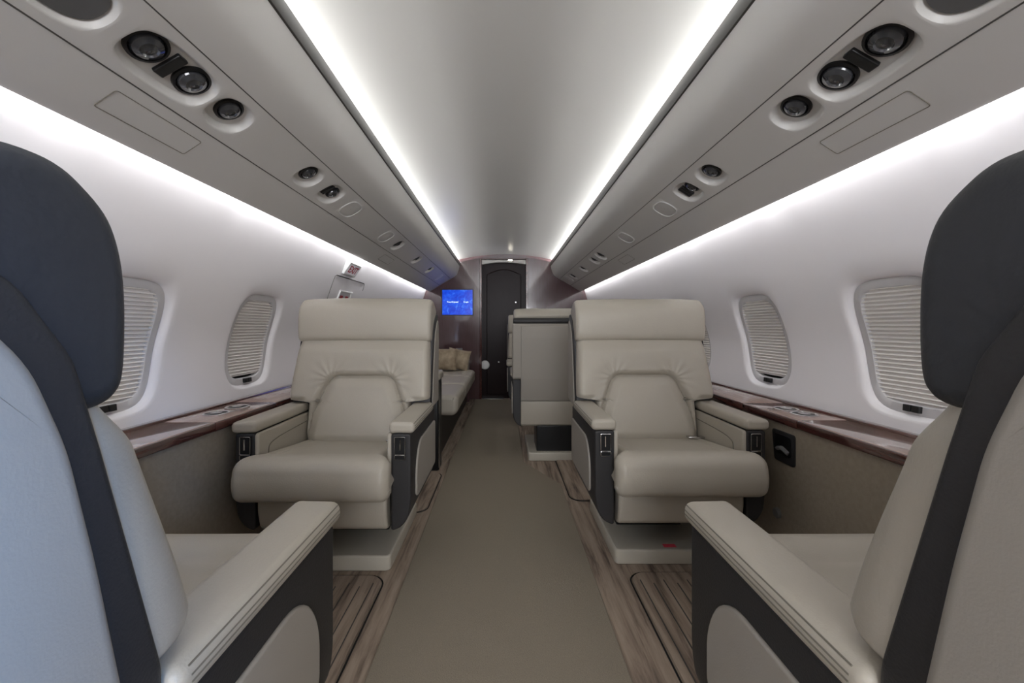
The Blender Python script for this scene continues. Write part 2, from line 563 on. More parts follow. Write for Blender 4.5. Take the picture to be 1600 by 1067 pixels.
# ------------------------------------------------------------------ overhead bins
PA, PB = (.74, 1.634), (.89, 1.548)
PT = math.hypot(PB[0] - PA[0], PB[1] - PA[1])
UNITS = {-1: [('disc', .715), ('pod', .953), ('eye', 1.152), ('eye', 1.62), ('twin', 1.83), ('blank', 2.06), ('blank', 2.68), ('eye', 2.98), ('eye', 3.62), ('eye', 4.25), ('blank', 4.85)],
         1: [('disc', .700), ('pod', .933), ('eye', 1.137), ('eye', 1.60), ('twin', 1.80), ('blank', 2.055), ('blank', 2.71), ('eye', 3.42), ('eye', 3.66), ('eye', 4.18), ('twin', 4.78), ('blank', 5.02)]}
SIZE = {'disc': (.085, .060, 2.4), 'pod': (.118, .060, 3.0), 'eye': (.070, .055, 2.4), 'twin': (.074, .058, 2.8), 'blank': (.074, .056, 2.8)}


def psu_frame(side, Y):
    """local x along the cabin, local y across the strip (outboard), local z into the cabin"""
    T = Vector((side * (PB[0] - PA[0]), 0, PB[1] - PA[1])).normalized()
    X = Vector((0, 1, 0)) * (-side)
    Z = X.cross(T).normalized()
    if Z.z > 0: X = -X; Z = X.cross(T).normalized()
    c = Vector((side * (PA[0] + PB[0]) / 2, Y, (PA[1] + PB[1]) / 2))
    M = Matrix((X, T, Z)).transposed().to_4x4()
    return Matrix.Translation(c) @ M


def ell(A, B, p, z, n=48):
    out = []
    for k in range(n):
        a = 2 * PI * k / n; u, v = A * math.cos(a), B * math.sin(a)
        s_ = dirscale(u, v, A, B, p); out.append((u * s_, v * s_, z))
    return out


def eyeball(parent, x, y, r=.026):
    mb = MB(); mb.lathe([(r * 1.18, -.018), (r * 1.15, -.010), (r * .98, -.008), (r * .92, -.015)], 28, Matrix.Translation((x, y, -.006)), cap=False)
    h = mb.build('spotlight', BLACKP, parent)
    mb = MB(); mb.lathe([(r * .92, -.015), (r * .8, -.005), (r * .5, .001), (r * .42, -.003), (r * .3, -.003), (.0005, .001)], 24, Matrix.Translation((x, y, -.006)), cap=False)
    mb.build('lens', GLASS, h)


def unit(kind, side, Y, label, group, cat):
    A, B, p = SIZE[kind]
    name = {'disc': 'speaker_cover', 'pod': 'light_pod', 'eye': 'reading_light', 'twin': 'air_vent', 'blank': 'blank_cover'}[kind]
    e = empty(name, M=psu_frame(side, Y))
    tag(e, label, cat, group)
    rows_n = 48
    mb = MB()
    if kind == 'blank':
        mb.grid([ell(A * .92, B * .92, p, -.008), ell(A * .92, B * .92, p, -.001), ell(A * .88, B * .88, p, .0005), ell(A * .4, B * .4, p, .001), ell(.001, .001, 2, .001)], closed_u=True)
        pl_ = mb.build('plate', BINM, e)
        mb = MB(); mb.tube(ell(A * .955, B * .955, p, .0015), .0022, 6, closed=True); mb.build('rim', WHITEP, pl_)
    elif kind == 'disc':
        mb.grid([ell(A * .89, B * .89, p, -.018), ell(A * .87, B * .87, p, -.010), ell(A * .5, B * .5, p, -.012), ell(.001, .001, 2, -.012)], closed_u=True)
        mb.build('grille', CUPM, e)
    else:
        mb.grid([ell(A * .86, B * .86, p, -.0215), ell(A * .5, B * .5, p, -.022), ell(.001, .001, 2, -.022)], closed_u=True)
        mb.build('cup', BINM, e)
    if kind == 'eye': eyeball(e, 0, -.008, .034)
    if kind == 'pod':
        eyeball(e, -.064, -.006, .038); eyeball(e, .064, -.006, .038)
        mb = MB().box(-.014, .014, -.040, .034, -.023, -.012); mb.build('switch_block', BLACKP, e, bevel=.003)
    if kind == 'twin':
        eyeball(e, -.028, -.004, .029)
        mb = MB()
        for i in range(3): mb.tube([(.012 + .017 * i, -.034, -.017), (.016 + .017 * i, .030, -.017)], .006, 8)
        mb.build('vent_slat', BLACKP, e)
    return e


side_word = {-1: 'left', 1: 'right'}
for sd in (-1, 1):
    root = empty('overhead_bin', (0, 0, 0))
    tag(root, 'long pale overhead bin running along the %s side of the ceiling' % side_word[sd], 'overhead bin')
    # inboard roll
    prof = catmull([(.618, 1.812), (.632, 1.755), (.655, 1.70), (.690, 1.665), PA], 6, False)
    mb = MB()
    # thin dark lip that hides the light strip
    mb.grid([[(sd * x, y, z) for x, z in prof] for y in (YB, YE)], flip=sd > 0)
    mb.grid([[(sd * x, y, z) for x, z in ((PA[0], PA[1]), (PA[0] + .002, PA[1] + .012))] for y in (YB, YE)], flip=sd > 0)
    mb.build('bin_door', BINM, root, angle=40)
    pts = roundpoly([(sd * .612, 1.810), (sd * .626, 1.808), (sd * .630, 1.866), (sd * .616, 1.870)], .002, 2)
    mb = MB(); rex(mb, pts, YB, YE, .001, 'xz', 1); mb.build('edge_trim', TRIMM, root, angle=40)
    mb = MB(); mb.grid([[(sd * .624, y, 1.812), (sd * .82, y, 1.806)] for y in (YB, YE)], flip=sd < 0)
    mb.build('light_gutter', WHITEP, root, smooth=False)
    # passenger service strip with recesses
    g = .0004
    pa = (PA[0] + g * .868 * 2, PA[1] - g * .497 * 2); pb = (PB[0] - g * .868, PB[1] + g * .497)
    f, L = make_surf([pa, pb], sd)
    mb = MB(); cur = YB
    un = sorted(UNITS[sd], key=lambda q: q[1])
    bounds = []
    for i, (k, y) in enumerate(un):
        A = SIZE[k][0] + .006
        bounds.append([y - A, y + A])
    for i in range(len(bounds) - 1):
        if bounds[i][1] > bounds[i + 1][0]:
            m_ = (bounds[i][1] + bounds[i + 1][0]) / 2; bounds[i][1] = bounds[i + 1][0] = m_
    for (k, y), (a, b) in zip(un, bounds):
        A, B, p = SIZE[k]
        A = min(A, y - a - .001, b - y - .001)
        plain_cell(mb, f, cur, a, 0, L, 2, sd < 0)
        # centre the cell on the hole
        if k == 'blank':
            lips = [(.93, -.006), (.94, .0), (.97, .0025)]; ws = [(0, .0015), (.08, 0), (1, 0)]
        else:
            lips = [(.84, -.021), (.87, -.020), (.92, -.015), (.975, -.007)]; ws = [(0, -.0028), (.08, -.0005), (.2, 0), (1, 0)]
        hole_cell(mb, f, a, b, 0, L, (y, L / 2, A, B, p), 16, lips, ws, sd < 0)
        cur = b
    plain_cell(mb, f, cur, YE, 0, L, 2, sd < 0)
    mb.build('service_strip', BINM, root, angle=40)
    mb = MB()
    mb.tube([(sd * PA[0], YB, PA[1] + .0012), (sd * PA[0], YE, PA[1] + .0012)], .0022, 6)
    mb.tube([(sd * PB[0], YB, PB[1] + .0010), (sd * PB[0], YE, PB[1] + .0010)], .0022, 6)
    mb.build('seam', PIPING, root)
    # outboard lower panel and its rolled edge
    prof = [(PB[0] + .002, PB[1] + .010), (PB[0] + .001, PB[1])] + catmull([(PB[0] + .001, PB[1]), (.945, 1.512), (.99, 1.484), (1.02, 1.470), (1.036, 1.467), (1.041, 1.474), (1.036, 1.482), (1.0, 1.492), (.985, 1.54), (.985, 1.61)], 5, False)
    mb = MB(); mb.grid([[(sd * x, y, z) for x, z in prof] for y in (YB, YE)], flip=sd > 0)
    mb.build('lower_panel', BINM, root, angle=50)
    for y0 in (.92, 3.0):
        ring_ = roundpoly([(y0, .918), (y0 + .26, .918), (y0 + .26, .972), (y0, .972)], .006, 3)
        zat = lambda x: 1.548 + (x - .89) * (1.484 - 1.548) / .10 if x < .99 else 1.484
        mb = MB(); mb.tube([(sd * x, y, 1.5495 - (x - .891) * .655 - .0022 + (.006 if False else 0)) for y, x in ring_], .0012, 5, closed=True)
        mb.build('mask_door_seam', STITCH, root)
    # service units
    for k, y in UNITS[sd]:
        W = side_word[sd]
        idx = [q for q in UNITS[sd] if q[0] == k].index((k, y))
        if k == 'disc': lb, cat = 'large oval dark cover in the %s overhead bin, cut by the top edge' % W, 'cover'
        elif k == 'pod': lb, cat = 'long oval recess holding two black spotlights in the %s overhead bin' % W, 'light'
        elif k == 'eye':
            lb = ['single black reading light just past the twin spotlight recess, %s overhead bin' % W,
                  'second reading light along the %s overhead bin, beside the slatted air vent' % W,
                  'third reading light along the %s overhead bin from the camera' % W,
                  'fourth reading light along the %s overhead bin from the camera' % W,
                  'farthest reading light of the %s overhead bin, near the bulkhead' % W][idx]; cat = 'reading light'
        elif k == 'twin':
            lb = ['round air vent with slats in the middle of the %s overhead bin' % W, 'tiny far air vent of the %s overhead bin by the bulkhead' % W][idx]; cat = 'air vent'
        else:
            lb = ['blank rounded cover plate beside the slatted vent, %s overhead bin' % W, 'second blank cover plate along the %s overhead bin' % W, 'farthest blank cover plate of the %s overhead bin, at the bulkhead' % W]
            if sd > 0 and idx == 2: pass
            lb = lb[idx]; cat = 'cover'
        unit(k, sd, y, lb, 'fittings along the %s overhead bin' % W, cat)
    # light strips
    mb = MB(); mb.box(sd * .692, sd * .708, YB + .03, YE - .03, 1.812, 1.846)
    o = mb.build('ceiling_light_strip', WHITEP, None, smooth=False); tag(o, 'hidden light strip glowing behind the dark trim along the %s edge of the ceiling' % side_word[sd], 'light strip')
    mb = MB(); mb.box(sd * 1.004, sd * 1.026, YB + .03, YE - .03, 1.515, 1.540)
    o = mb.build('wall_light_strip', WHITEP, None, smooth=False); tag(o, 'hidden light strip glowing above the %s wall under the bin edge' % side_word[sd], 'light strip')

# ------------------------------------------------------------------ side ledges and side panels
for sd in (-1, 1):
    W = side_word[sd]
    root = empty('side_ledge', (0, 0, 0)); tag(root, 'glossy wooden ledge under the windows along the %s wall' % W, 'ledge')
    cuts = [YB + .02, .30, 1.45, 1.78, 3.0, 5.38] if sd > 0 else [YB + .02, .30, 1.42, 1.80, 2.70]
    for a, b in zip(cuts, cuts[1:]):
        prof = roundpoly([(sd * 1.056, .624), (sd * 1.262, .624), (sd * 1.262, .640), (sd * 1.056, .640)], .003, 3)
        mb = MB(); rex(mb, prof, a + .001, b - .001, .0012, 'xz', 2); mb.build('ledge_top', LEDGEM, root, angle=40)
    prof = roundpoly([(sd * 1.050, .606), (sd * 1.066, .606), (sd * 1.066, .638), (sd * 1.050, .638)], .005, 4)
    for a, b in zip(cuts, cuts[1:]):
        mb = MB(); rex(mb, prof, a + .001, b - .001, .0012, 'xz', 2); mb.build('fascia', WOOD, root, angle=40)
    prof = roundpoly([(sd * 1.232, .638), (sd * 1.264, .638), (sd * 1.264, .650), (sd * 1.238, .650)], .004, 4)
    mb = MB(); rex(mb, prof, cuts[0], cuts[-1], .002, 'xz', 2); mb.build('back_rail', WOOD, root, angle=40)
    for y in ((1.56, 1.685) if sd < 0 else (1.545, 1.645)):
        M = Matrix.Translation((sd * 1.150, y, .6400))
        mb = MB(); mb.lathe([(.046, 0), (.0465, .003), (.044, .0045), (.040, .004), (.038, .0015)], 40, M, cap=False)
        c = mb.build('cup_holder', CHROME, root)
        mb = MB(); mb.lathe([(.038, .0018), (.037, .001), (.0005, .001)], 32, M, cap=False); mb.build('cup_well', BLACKP, c)
        mb = MB(); mb.lathe([(.020, .0015), (.0205, .004), (.018, .0045), (.0005, .003)], 32, M, cap=False); mb.build('cup_disc', CHROME, c)
    mb = MB(); mb.box(sd * 1.066, sd * 1.086, cuts[0], cuts[-1], .003, .623)
    sp = mb.build('side_panel', SIDEM, root, bevel=.003)
    if sd > 0:
        for y, z in ((1.57, .245),):
            mb = MB(); mb.lathe([(.020, 0), (.020, .008), (.016, .012), (.0005, .012)], 24, Matrix.Translation((1.066, y, z)) @ Matrix.Rotation(-PI / 2, 4, 'Y'), cap=False)
            mb.build('round_knob', GREYP, sp)
        oc = roundpoly([(1.585, .455), (1.475, .455), (1.475, .575), (1.60, .575)], .012, 4)
        mb = MB(); rex(mb, oc, 1.060, 1.070, .003, 'yz', 2); pk = mb.build('pocket_frame', DARK_L, sp)
        ic = roundpoly([(1.575, .485), (1.49, .485), (1.49, .562), (1.585, .562)], .01, 4)
        mb = MB(); rex(mb, ic, 1.0575, 1.064, .002, 'yz', 2); mb.build('pocket_opening', BLACKP, sp)
        mb = MB(); mb.tube([(1.056, 1.50, .50), (1.050, 1.53, .515), (1.056, 1.56, .505)], .008, 8); mb.build('pocket_handle', GREYP, sp)

# ------------------------------------------------------------------ floor pieces
def carpet():
    out = [(-.40, YB + .01), (.330, YB + .01), (.335, 2.45), (.125, 2.86), (.13, 3.6), (-.0, 3.75), (-.0, 3.9), (.12, 4.0), (.12, YE - .04), (-.40, YE - .04), (-.40, 2.55), (-.43, 2.5), (-.395, 2.45)]
    out = [(-.395, YB + .01), (.330, YB + .01), (.335, 2.45), (.125, 2.86), (.13, YE - .04), (-.405, YE - .04), (-.405, 2.6)]
    mb = MB(); rex(mb, roundpoly(out, .01, 2), 0.001, .009, .003, 'xy', 2)
    o = mb.build('carpet_runner', CARPET, None)
    tag(o, 'plain taupe carpet runner down the middle of the aisle', 'carpet')


carpet()
for x0, x1, y0, y1, lb in ((-1.02, -.485, .86, 1.555, 'carved brown floor plate between the two left front seats'),
                           (.475, 1.02, .86, 1.575, 'carved brown floor plate between the two right front seats'),
                           (-1.02, -.435, 2.10, 2.66, 'carved brown floor plate behind the left cream seat facing the camera'),
                           (.365, 1.02, 2.24, 2.95, 'carved brown floor plate behind the right cream seat facing the camera')):
    mb = MB(); rex(mb, roundpoly([(x0, y0), (x1, y0), (x1, y1), (x0, y1)], .06, 6), .0008, .0085, .003, 'xy', 3)
    o = mb.build('floor_plate', FLOORM, None); tag(o, lb, 'floor plate', 'carved floor plates beside the aisle')
    gp = MB(); sh = -1 if x0 < 0 else 1
    ring_ = roundpoly([(x0 - .006, y0 - .006), (x1 + .006, y0 - .006), (x1 + .006, y1 + .006), (x0 - .006, y1 + .006)], .064, 6)
    gp.tube([(x, y, .0012) for x, y in ring_], .003, 5, closed=True); gp.build('edge_gap', VOID, o)
    if y0 < 1:
        gr = MB()
        for q in range(5):
            xx = (x1 - .03 - .045 * q) if x0 < 0 else (x0 + .03 + .045 * q)
            gr.tube([(xx, y0 + .05, .0085), (xx, y1 - .05 - .02 * (q % 2), .0085)], .0022, 5)
        gr.build('carved_groove', PIPING, o)

# ------------------------------------------------------------------ seats
TAN = .30


def s0(z): return .377 + TAN * (z - .656)


PADP = [(-.235, .40), (.235, .40), (.215, .575), (.195, .625), (.155, .725), (.125, .748), (-.125, .748), (-.155, .725), (-.195, .625), (-.215, .575)]
PADP = roundpoly(PADP, .03, 4)


def sdf(x, z):
    d = 1e9; inside = False; n = len(PADP)
    for i in range(n):
        ax, az = PADP[i]; bx, bz = PADP[(i + 1) % n]
        ex, ez = bx - ax, bz - az; wx, wz = x - ax, z - az
        t = max(0, min(1, (wx * ex + wz * ez) / (ex * ex + ez * ez + 1e-12)))
        d = min(d, math.hypot(wx - ex * t, wz - ez * t))
        if (az > z) != (bz > z) and x < (bx - ax) * (z - az) / (bz - az) + ax: inside = not inside
    return -d if inside else d


def halfw(z):
    lo = .234
    hi = .323 - .010 * sstep(.68, .93, z)
    return lo + (hi - lo) * sstep(.630, .646, z)


def back_point(a, z):
    """a in [-1, 1] walks round the padded front; returns x, s, z"""
    w_ = halfw(z); r = .030
    aa = abs(a); sgn = 1 if a >= 0 else -1
    if aa < .86: x = aa / .86 * (w_ - r); ds = 0.0
    elif aa < .95:
        th = (aa - .86) / .09 * PI / 2; x = w_ - r + r * math.sin(th); ds = r * (1 - math.cos(th))
    else: x = w_; ds = r + (aa - .95) / .05 * .008
    x *= sgn
    d = sdf(x, z)
    if d < 0: bulge = .020 * sstep(0, .05, -d) + .006 * sstep(.04, .16, -d)
    else: bulge = .018 * sstep(0, .03, d) + .016 * sstep(.02, .12, d)
    bulge -= .014 * math.exp(-(d / .006) ** 2)
    # creases radiating from the pad corners
    for cx in (-.14, .14):
        q = math.hypot(x - cx, z - .735)
        ang = math.atan2(z - .735, (x - cx) * (1 if cx > 0 else -1))
        if d > 0 and q < .13: bulge += .0022 * math.sin(ang * 14) * (1 - q / .13) * sstep(0, .02, q) * sstep(0, .02, d)
    bulge += .0025 * noise.noise(Vector((x * 9, z * 9, 3.1)))
    bulge *= 1 - sstep(.88, 1.0, aa)
    roll = .02 * (1 - sstep(.44, .50, z))
    bot = .014 * (1 - sstep(.640, .665, z)) * sstep(.234, .262, abs(x)) if z > .62 else 0
    bot += .022 * sstep(.86, .925, z)
    return (x, s0(z) - bulge + ds + roll + bot, z)


def make_seat():
    root = empty('cabin_seat')
    # plinth and pedestal
    mb = MB()
    rex(mb, roundpoly([(-.215, .12), (.215, .12), (.215, .62), (-.215, .62)], .02, 4), 0.0, .062, .008, 'xy', 3)
    mb.build('base', BASE_M, root, angle=45)
    mb = MB(); mb.box(-.15, .15, .33, .58, .058, .25); mb.build('pedestal', BLACKP, root, bevel=.006)
    # leg rest panel under the cushion
    mb = MB(); rex(mb, roundpoly([(-.01, .375), (-.015, .30), (.005, .225), (.05, .215), (.05, .375)], [.014, .03, .03, .014, .014], 5), -.238, .238, .012, 'yz', 4)
    mb.build('leg_rest', LEATHER, root, angle=60)
    mb = MB(); mb.box(-.232, .232, .050, .46, .26, .385); mb.build('seat_frame', BLACKP, root, bevel=.004)
    # seat cushion
    pf = roundpoly([(-.108, .368), (-.128, .43), (-.112, .508), (-.055, .524), (.0, .512), (.10, .500), (.345, .470), (.345, .385), (.02, .368)],
                   [.045, .06, .06, .05, .05, .05, .038, .038, .06], 8, .006)

    def wc(v):
        x, y, z = v
        k = 1.0 - (.272 - .233) / .272 * sstep(-.075, -.004, y)
        top = sstep(.45, .49, z)
        if y > -.07 and top > 0:
            qx = abs(x) / .272
            rr = max(qx / .80, abs((y - .15) / .15) if y < .15 else 0)
            z -= top * (.010 * (1 - sstep(.7, 1.05, rr)))
            z -= .006 * math.exp(-((rr - 1.0) / .07) ** 2) * top
        z += .0018 * noise.noise(Vector((x * 8, y * 8, 1.0)))
        return (x * k, y, z)
    mb = MB(); rex(mb, pf, -.272, .272, .034, 'yz', 8, 90, wc)
    mb.build('seat_cushion', LEATHER, root, angle=None)
    # padded back: outer horseshoe and lumbar pad
    na, nz = 150, 130
    zs = [.445 + (.945 - .445) * i / nz for i in range(nz + 1)]
    As = [-1 + 2 * i / na for i in range(na + 1)]
    P = [[back_point(a, z) for a in As] for z in zs]
    outer, pad = MB(), MB()
    for which, mbx in ((0, outer), (1, pad)):
        idx = {}
        for i in range(nz):
            for j in range(na):
                cx = (P[i][j][0] + P[i][j + 1][0]) / 2; cz = (zs[i] + zs[i + 1]) / 2
                ins = sdf(cx, cz) < 0 and abs(As[j]) < .99
                if (1 if ins else 0) != which: continue
                fc = []
                for (ii, jj) in ((i, j), (i, j + 1), (i + 1, j + 1), (i + 1, j)):
                    if (ii, jj) not in idx: idx[(ii, jj)] = len(mbx.v); mbx.v.append(P[ii][jj])
                    fc.append(idx[(ii, jj)])
                mbx.f.append(tuple(fc))
    outer.build('backrest', LEATHER, root, angle=None)
    pad.build('lumbar_pad', LEATHER, root, angle=None)
    # core that closes the cushion behind
    mb = MB(); rex(mb, [(s0(.46) + .035, .45), (s0(.94) + .045, .94), (s0(.94) + .06, .94), (s0(.64) + .075, .64), (.44, .60), (.42, .45)], -.225, .225, .004, 'yz', 2)
    mb.build('back_core', DARK_L, root)
    # black band following the shell
    bd = [(.400, .592), (.402, .640), (.430, .75), (.462, .875), (.484, .955), (.522, 1.012), (.572, 1.044), (.612, 1.048), (.624, 1.020), (.60, .99), (.52, .93), (.48, .80), (.452, .66), (.44, .592)]
    mb = MB(); rex(mb, roundpoly(bd, .012, 4), -.326, .326, .008, 'yz', 4); mb.build('side_band', DARK_L, root, angle=45)
    # shell
    sh = [(.434, .590), (.446, .658), (.468, .78), (.490, .885), (.516, .955), (.560, 1.005), (.598, 1.022), (.618, 1.0), (.622, .90), (.612, .595)]
    mb = MB(); rex(mb, roundpoly(sh, .022, 5), -.330, .330, .011, 'yz', 5, ladder=True); mb.build('seat_shell', LEATHER_LO, root, angle=45)
    sh = [(.515, .62), (.605, .62), (.585, .40), (.56, .25), (.515, .24)]
    mb = MB(); rex(mb, roundpoly(sh, .014, 4), -.268, .268, .008, 'yz', 4); mb.build('lower_shell', LEATHER_LO, root, angle=45)
    mb = MB(); mb.box(-.235, .235, .44, .52, .25, .60); mb.build('shell_core', DARK_L, root)
    sh = [(.606, .990), (.625, .990), (.630, .90), (.621, .60), (.604, .436), (.590, .436)]
    mb = MB(); rex(mb, roundpoly(sh, .006, 3), -.268, .268, .004, 'yz', 3); mb.build('back_panel', LEATHER_LO, root, angle=45)
    # pocket flap low on the back of the shell
    fl = [(.592, .43), (.606, .435), (.586, .262), (.566, .245), (.558, .26)]
    mb = MB(); rex(mb, roundpoly(fl, .004, 3), -.266, .266, .004, 'yz', 2); mb.build('back_flap', LEATHER, root, angle=45)
    # headrest
    hr = [(.455, .913), (.432, .922), (.422, .950), (.422, 1.03), (.434, 1.080), (.458, 1.108), (.486, 1.122), (.530, 1.117), (.578, 1.092), (.598, 1.065), (.578, 1.034), (.536, .998), (.505, .950), (.480, .916)]

    def wh(v):
        x, y, z = v
        y += .006 * (x / .31) ** 2
        z += .0022 * noise.noise(Vector((x * 5, y * 14, z * 14))) - .006 * (abs(x) / .31) ** 4
        return (x, y, z)
    mb = MB(); rex(mb, catmull(hr, 6), -.320, .320, .020, 'yz', 8, 24, wh); mb.build('headrest', LEATHER, root, angle=None)
    # arms
    for sd in (-1, 1):
        prof = roundpoly([(sd * .244, .586), (sd * .340, .586), (sd * .340, .628), (sd * .244, .630)], [.017, .017, .018, .018], 5)
        mb = MB(); rex(mb, prof, -.006, .402, .014, 'xz', 5, 3)
        cap = mb.build('armrest', LEATHER, root, angle=50)
        mb = MB()
        for xx, zz in ((.3365, .6215), (.3398, .612), (.3403, .6045)):
            mb.tube([(sd * xx, .006, zz), (sd * xx, .385, zz)], .0012, 5)
        mb.build('stitching', STITCH, cap)
        prof = roundpoly([(sd * .252, .585), (sd * .326, .585), (sd * .326, .335), (sd * .318, .275), (sd * .29, .236), (sd * .252, .222)], [.012, .012, .03, .03, .03, .012], 5)
        mb = MB(); rex(mb, prof, 0, .505, .007, 'xz', 4, 1); fr = mb.build('arm_frame', DARK_L, root, angle=50)
        ip = roundpoly([(.075, .315), (.075, .44), (.135, .525), (.49, .525), (.49, .315)], [.03, .07, .05, .02, .02], 6)
        a, b = (.324, .333)
        mb = MB(); rex(mb, ip, sd * a if sd > 0 else -b, b if sd > 0 else -a, .004, 'yz', 3); mb.build('outer_pad', LEATHER_LO, root, angle=50)
        li = roundpoly([(.0, .36), (.0, .585), (.40, .585), (.40, .36)], .012, 4)
        a, b = (.238, .253)
        mb = MB(); rex(mb, li, sd * a if sd > 0 else -b, b if sd > 0 else -a, .005, 'yz', 3); lin = mb.build('inner_pad', LEATHER, root, angle=50)
        mb = MB(); mb.tube(catmull([(sd * .2375, .055, .40), (sd * .2375, .06, .49), (sd * .2375, .10, .535), (sd * .2375, .36, .548)], 6, False), .002, 6); mb.build('seam', STITCH, lin)
        # control plate on the front of the arm
        oc = roundpoly([(sd * .264, .486), (sd * .308, .486), (sd * .308, .576), (sd * .264, .576)], .005, 3)
        mb = MB(); rex(mb, oc, -.004, .002, .0015, 'xz', 2); ctl = mb.build('control_plate', BLACKP, fr, angle=40)
        fr2 = MB()
        for z0, z1 in ((.489, .506), (.509, .573)):
            r_ = roundpoly([(sd * .267, z0), (sd * .305, z0), (sd * .305, z1), (sd * .267, z1)], .003, 2)
            fr2.tube([(x, -.005, z) for x, z in r_], .0014, 6, closed=True)
        fr2.tube([(sd * .288, -.006, .525), (sd * .288, -.006, .565)], .003, 6)
        fr2.build('control_frame', CHROME, fr)
    # belt buckle lying at the back of the cushion
    mb = MB(); mb.box(.155, .228, .262, .292, .478, .488); bu = mb.build('buckle', CHROME, root, bevel=.003)
    return root


proto = make_seat()


def place(src, x, Yf, rz, label, first=False):
    o = src if first else copy_tree(src)
    o.location = (x, Yf, 0); o.rotation_euler = (0, 0, rz)
    tag(o, label, 'seat', 'leather cabin seats')
    return o


s1 = place(proto, -.690, 1.470, 0, 'cream leather seat facing the camera on the left, beside the oval window', True)
s2 = place(proto, .655, 1.515, 0, 'cream leather seat facing the camera on the right, with a red tag on its base')
s3 = place(proto, -.690, .805, PI, 'near left seat seen from behind, black headrest, its shell lit bluish')
s4 = place(proto, .685, .805, PI, 'near right seat seen from behind with black headrest and grey shell')
s5 = place(proto, .375, 3.52, PI, 'cream seat turned away from the camera beyond the right cream seat')
s6 = place(proto, .350, 3.98, 0, 'farthest cream seat, mostly hidden behind the turned away seat by the aisle')
for o in (s3, s4):
    for k in kids(o):
        if k.name.startswith('headrest'):
            k.data = k.data.copy(); k.data.materials[0] = BLACK_L
            k['label'] = 'black leather headrest'

# red tag on the right seat's base
mb = MB(); mb.box(-.026, .026, -.012, .012, 0, .0015)
o = mb.build('warning_tag', RED2, None, bevel=.0005); o.location = (.675, 1.665, .0625)
tag(o, 'small red tag on the base of the right cream seat', 'tag')

# ------------------------------------------------------------------ sofa on the left
sofa = empty('sofa', (-.74, 4.0, 0)); tag(sofa, 'long cream leather sofa along the left wall before the bulkhead', 'sofa')
OX, OY = -.74, 4.0


def P2(mb, name, m, parent=sofa, **k):
    mb.v = [(x - OX, y - OY, z) for x, y, z in mb.v]
    return mb.build(name, m, parent, **k)


for a, b in ((3.04, 3.69), (3.69, 4.31), (4.31, 4.92)):
    prof = roundpoly([(-.375, .29), (-.370, .44), (-.43, .458), (-1.03, .44), (-1.03, .34), (-.60, .30)], [.06, .06, .06, .045, .045, .06], 8, .04)
    mb = MB(); rex(mb, prof, a + .013, b - .013, .040, 'xz', 8, 6)
    P2(mb, 'seat_cushion', LEATHER, angle=None)
mb = MB(); mb.box(-1.03, -.50, 2.84, 5.30, .003, .31); P2(mb, 'sofa_base', BLACKP, bevel=.005)
for a, b in ((2.86, 3.55), (3.55, 4.24), (4.24, 4.92)):
    prof = roundpoly([(-.93, .44), (-.985, .70), (-1.04, .70), (-1.04, .44)], .02, 5)
    mb = MB(); rex(mb, prof, a + .002, b - .002, .02, 'xz', 4); P2(mb, 'back_cushion', LEATHER, angle=50)
mb = MB(); rex(mb, roundpoly([(-.465, .40), (-.465, .655), (-1.03, .655), (-1.03, .40)], .02, 4), 4.93, 5.16, .02, 'xz', 4); P2(mb, 'end_bolster', LEATHER, angle=50)
mb = MB(); mb.box(-1.03, -.470, 5.17, 5.36, .003, .60); P2(mb, 'end_cabinet', BULK, bevel=.004)
mb = MB(); rex(mb, roundpoly([(-1.03, 2.70), (-.462, 2.70), (-.462, 2.84), (-1.03, 2.84)], .015, 4), .003, .615, .004, 'xy', 2); P2(mb, 'end_panel', BLACKP, angle=45)
mb = MB(); rex(mb, roundpoly([(-1.03, .616), (-.452, .616), (-.452, .676), (-1.03, .676)], .018, 5), 2.69, 2.86, .018, 'xz', 5); P2(mb, 'arm_cushion', LEATHER, angle=50)
mb = MB(); mb.box(-.462, -.457, 2.70, 2.707, .01, .60); P2(mb, 'edge_strip', CHROME)


def pillow(x, y, z, rx, ry, rz, w_, h_, t_, label):
    mb = MB(); n = 20
    for sgn in (1, -1):
        rows = []
        for i in range(n + 1):
            row = []
            for j in range(n + 1):
                u, v = -1 + 2 * i / n, -1 + 2 * j / n
                th = t_ * (max(0, (1 - u ** 4) * (1 - v ** 4))) ** .6
                k = 1 - .07 * (1 - abs(u) ** 2) * abs(v) ** 2; k2 = 1 - .07 * (1 - abs(v) ** 2) * abs(u) ** 2
                row.append((u * w_ / 2 * k2, sgn * th / 2, v * h_ / 2 * k))
            rows.append(row)
        mb.grid(rows, flip=sgn < 0)
    o = mb.build('throw_pillow', PILLOW, None, angle=None)
    o.location = (x, y, z); o.rotation_euler = (rx, ry, rz)
    tag(o, label, 'pillow', 'pillows at the far end of the sofa')
    return o


pillow(-.76, 4.76, .596, -.30, .03, .05, .36, .27, .10, 'front tan patterned pillow leaning at the far end of the sofa')
pillow(-.575, 4.84, .588, -.16, .16, -.30, .30, .25, .09, 'tan pillow tucked behind the front pillow, nearer the aisle')

# ------------------------------------------------------------------ screen on the bulkhead
sx0, sx1, sz0, sz1 = -.853, -.443, 1.148, 1.485
scr = empty('wall_screen', ((sx0 + sx1) / 2, YE - .012, (sz0 + sz1) / 2)); tag(scr, 'blue information screen glowing on the dark bulkhead', 'screen')
hw, hh = (sx1 - sx0) / 2, (sz1 - sz0) / 2
mb = MB(); rex(mb, roundpoly([(-hw - .012, -hh - .012), (hw + .012, -hh - .012), (hw + .012, hh + .012), (-hw - .012, hh + .012)], .01, 3), 0, .012, .002, 'xz', 2)
mb.build('bezel', BLACKP, scr)
mb = MB(); mb.box(-hw, hw, -.003, .001, -hh, hh); mb.build('display', SCREENM, scr, smooth=False)


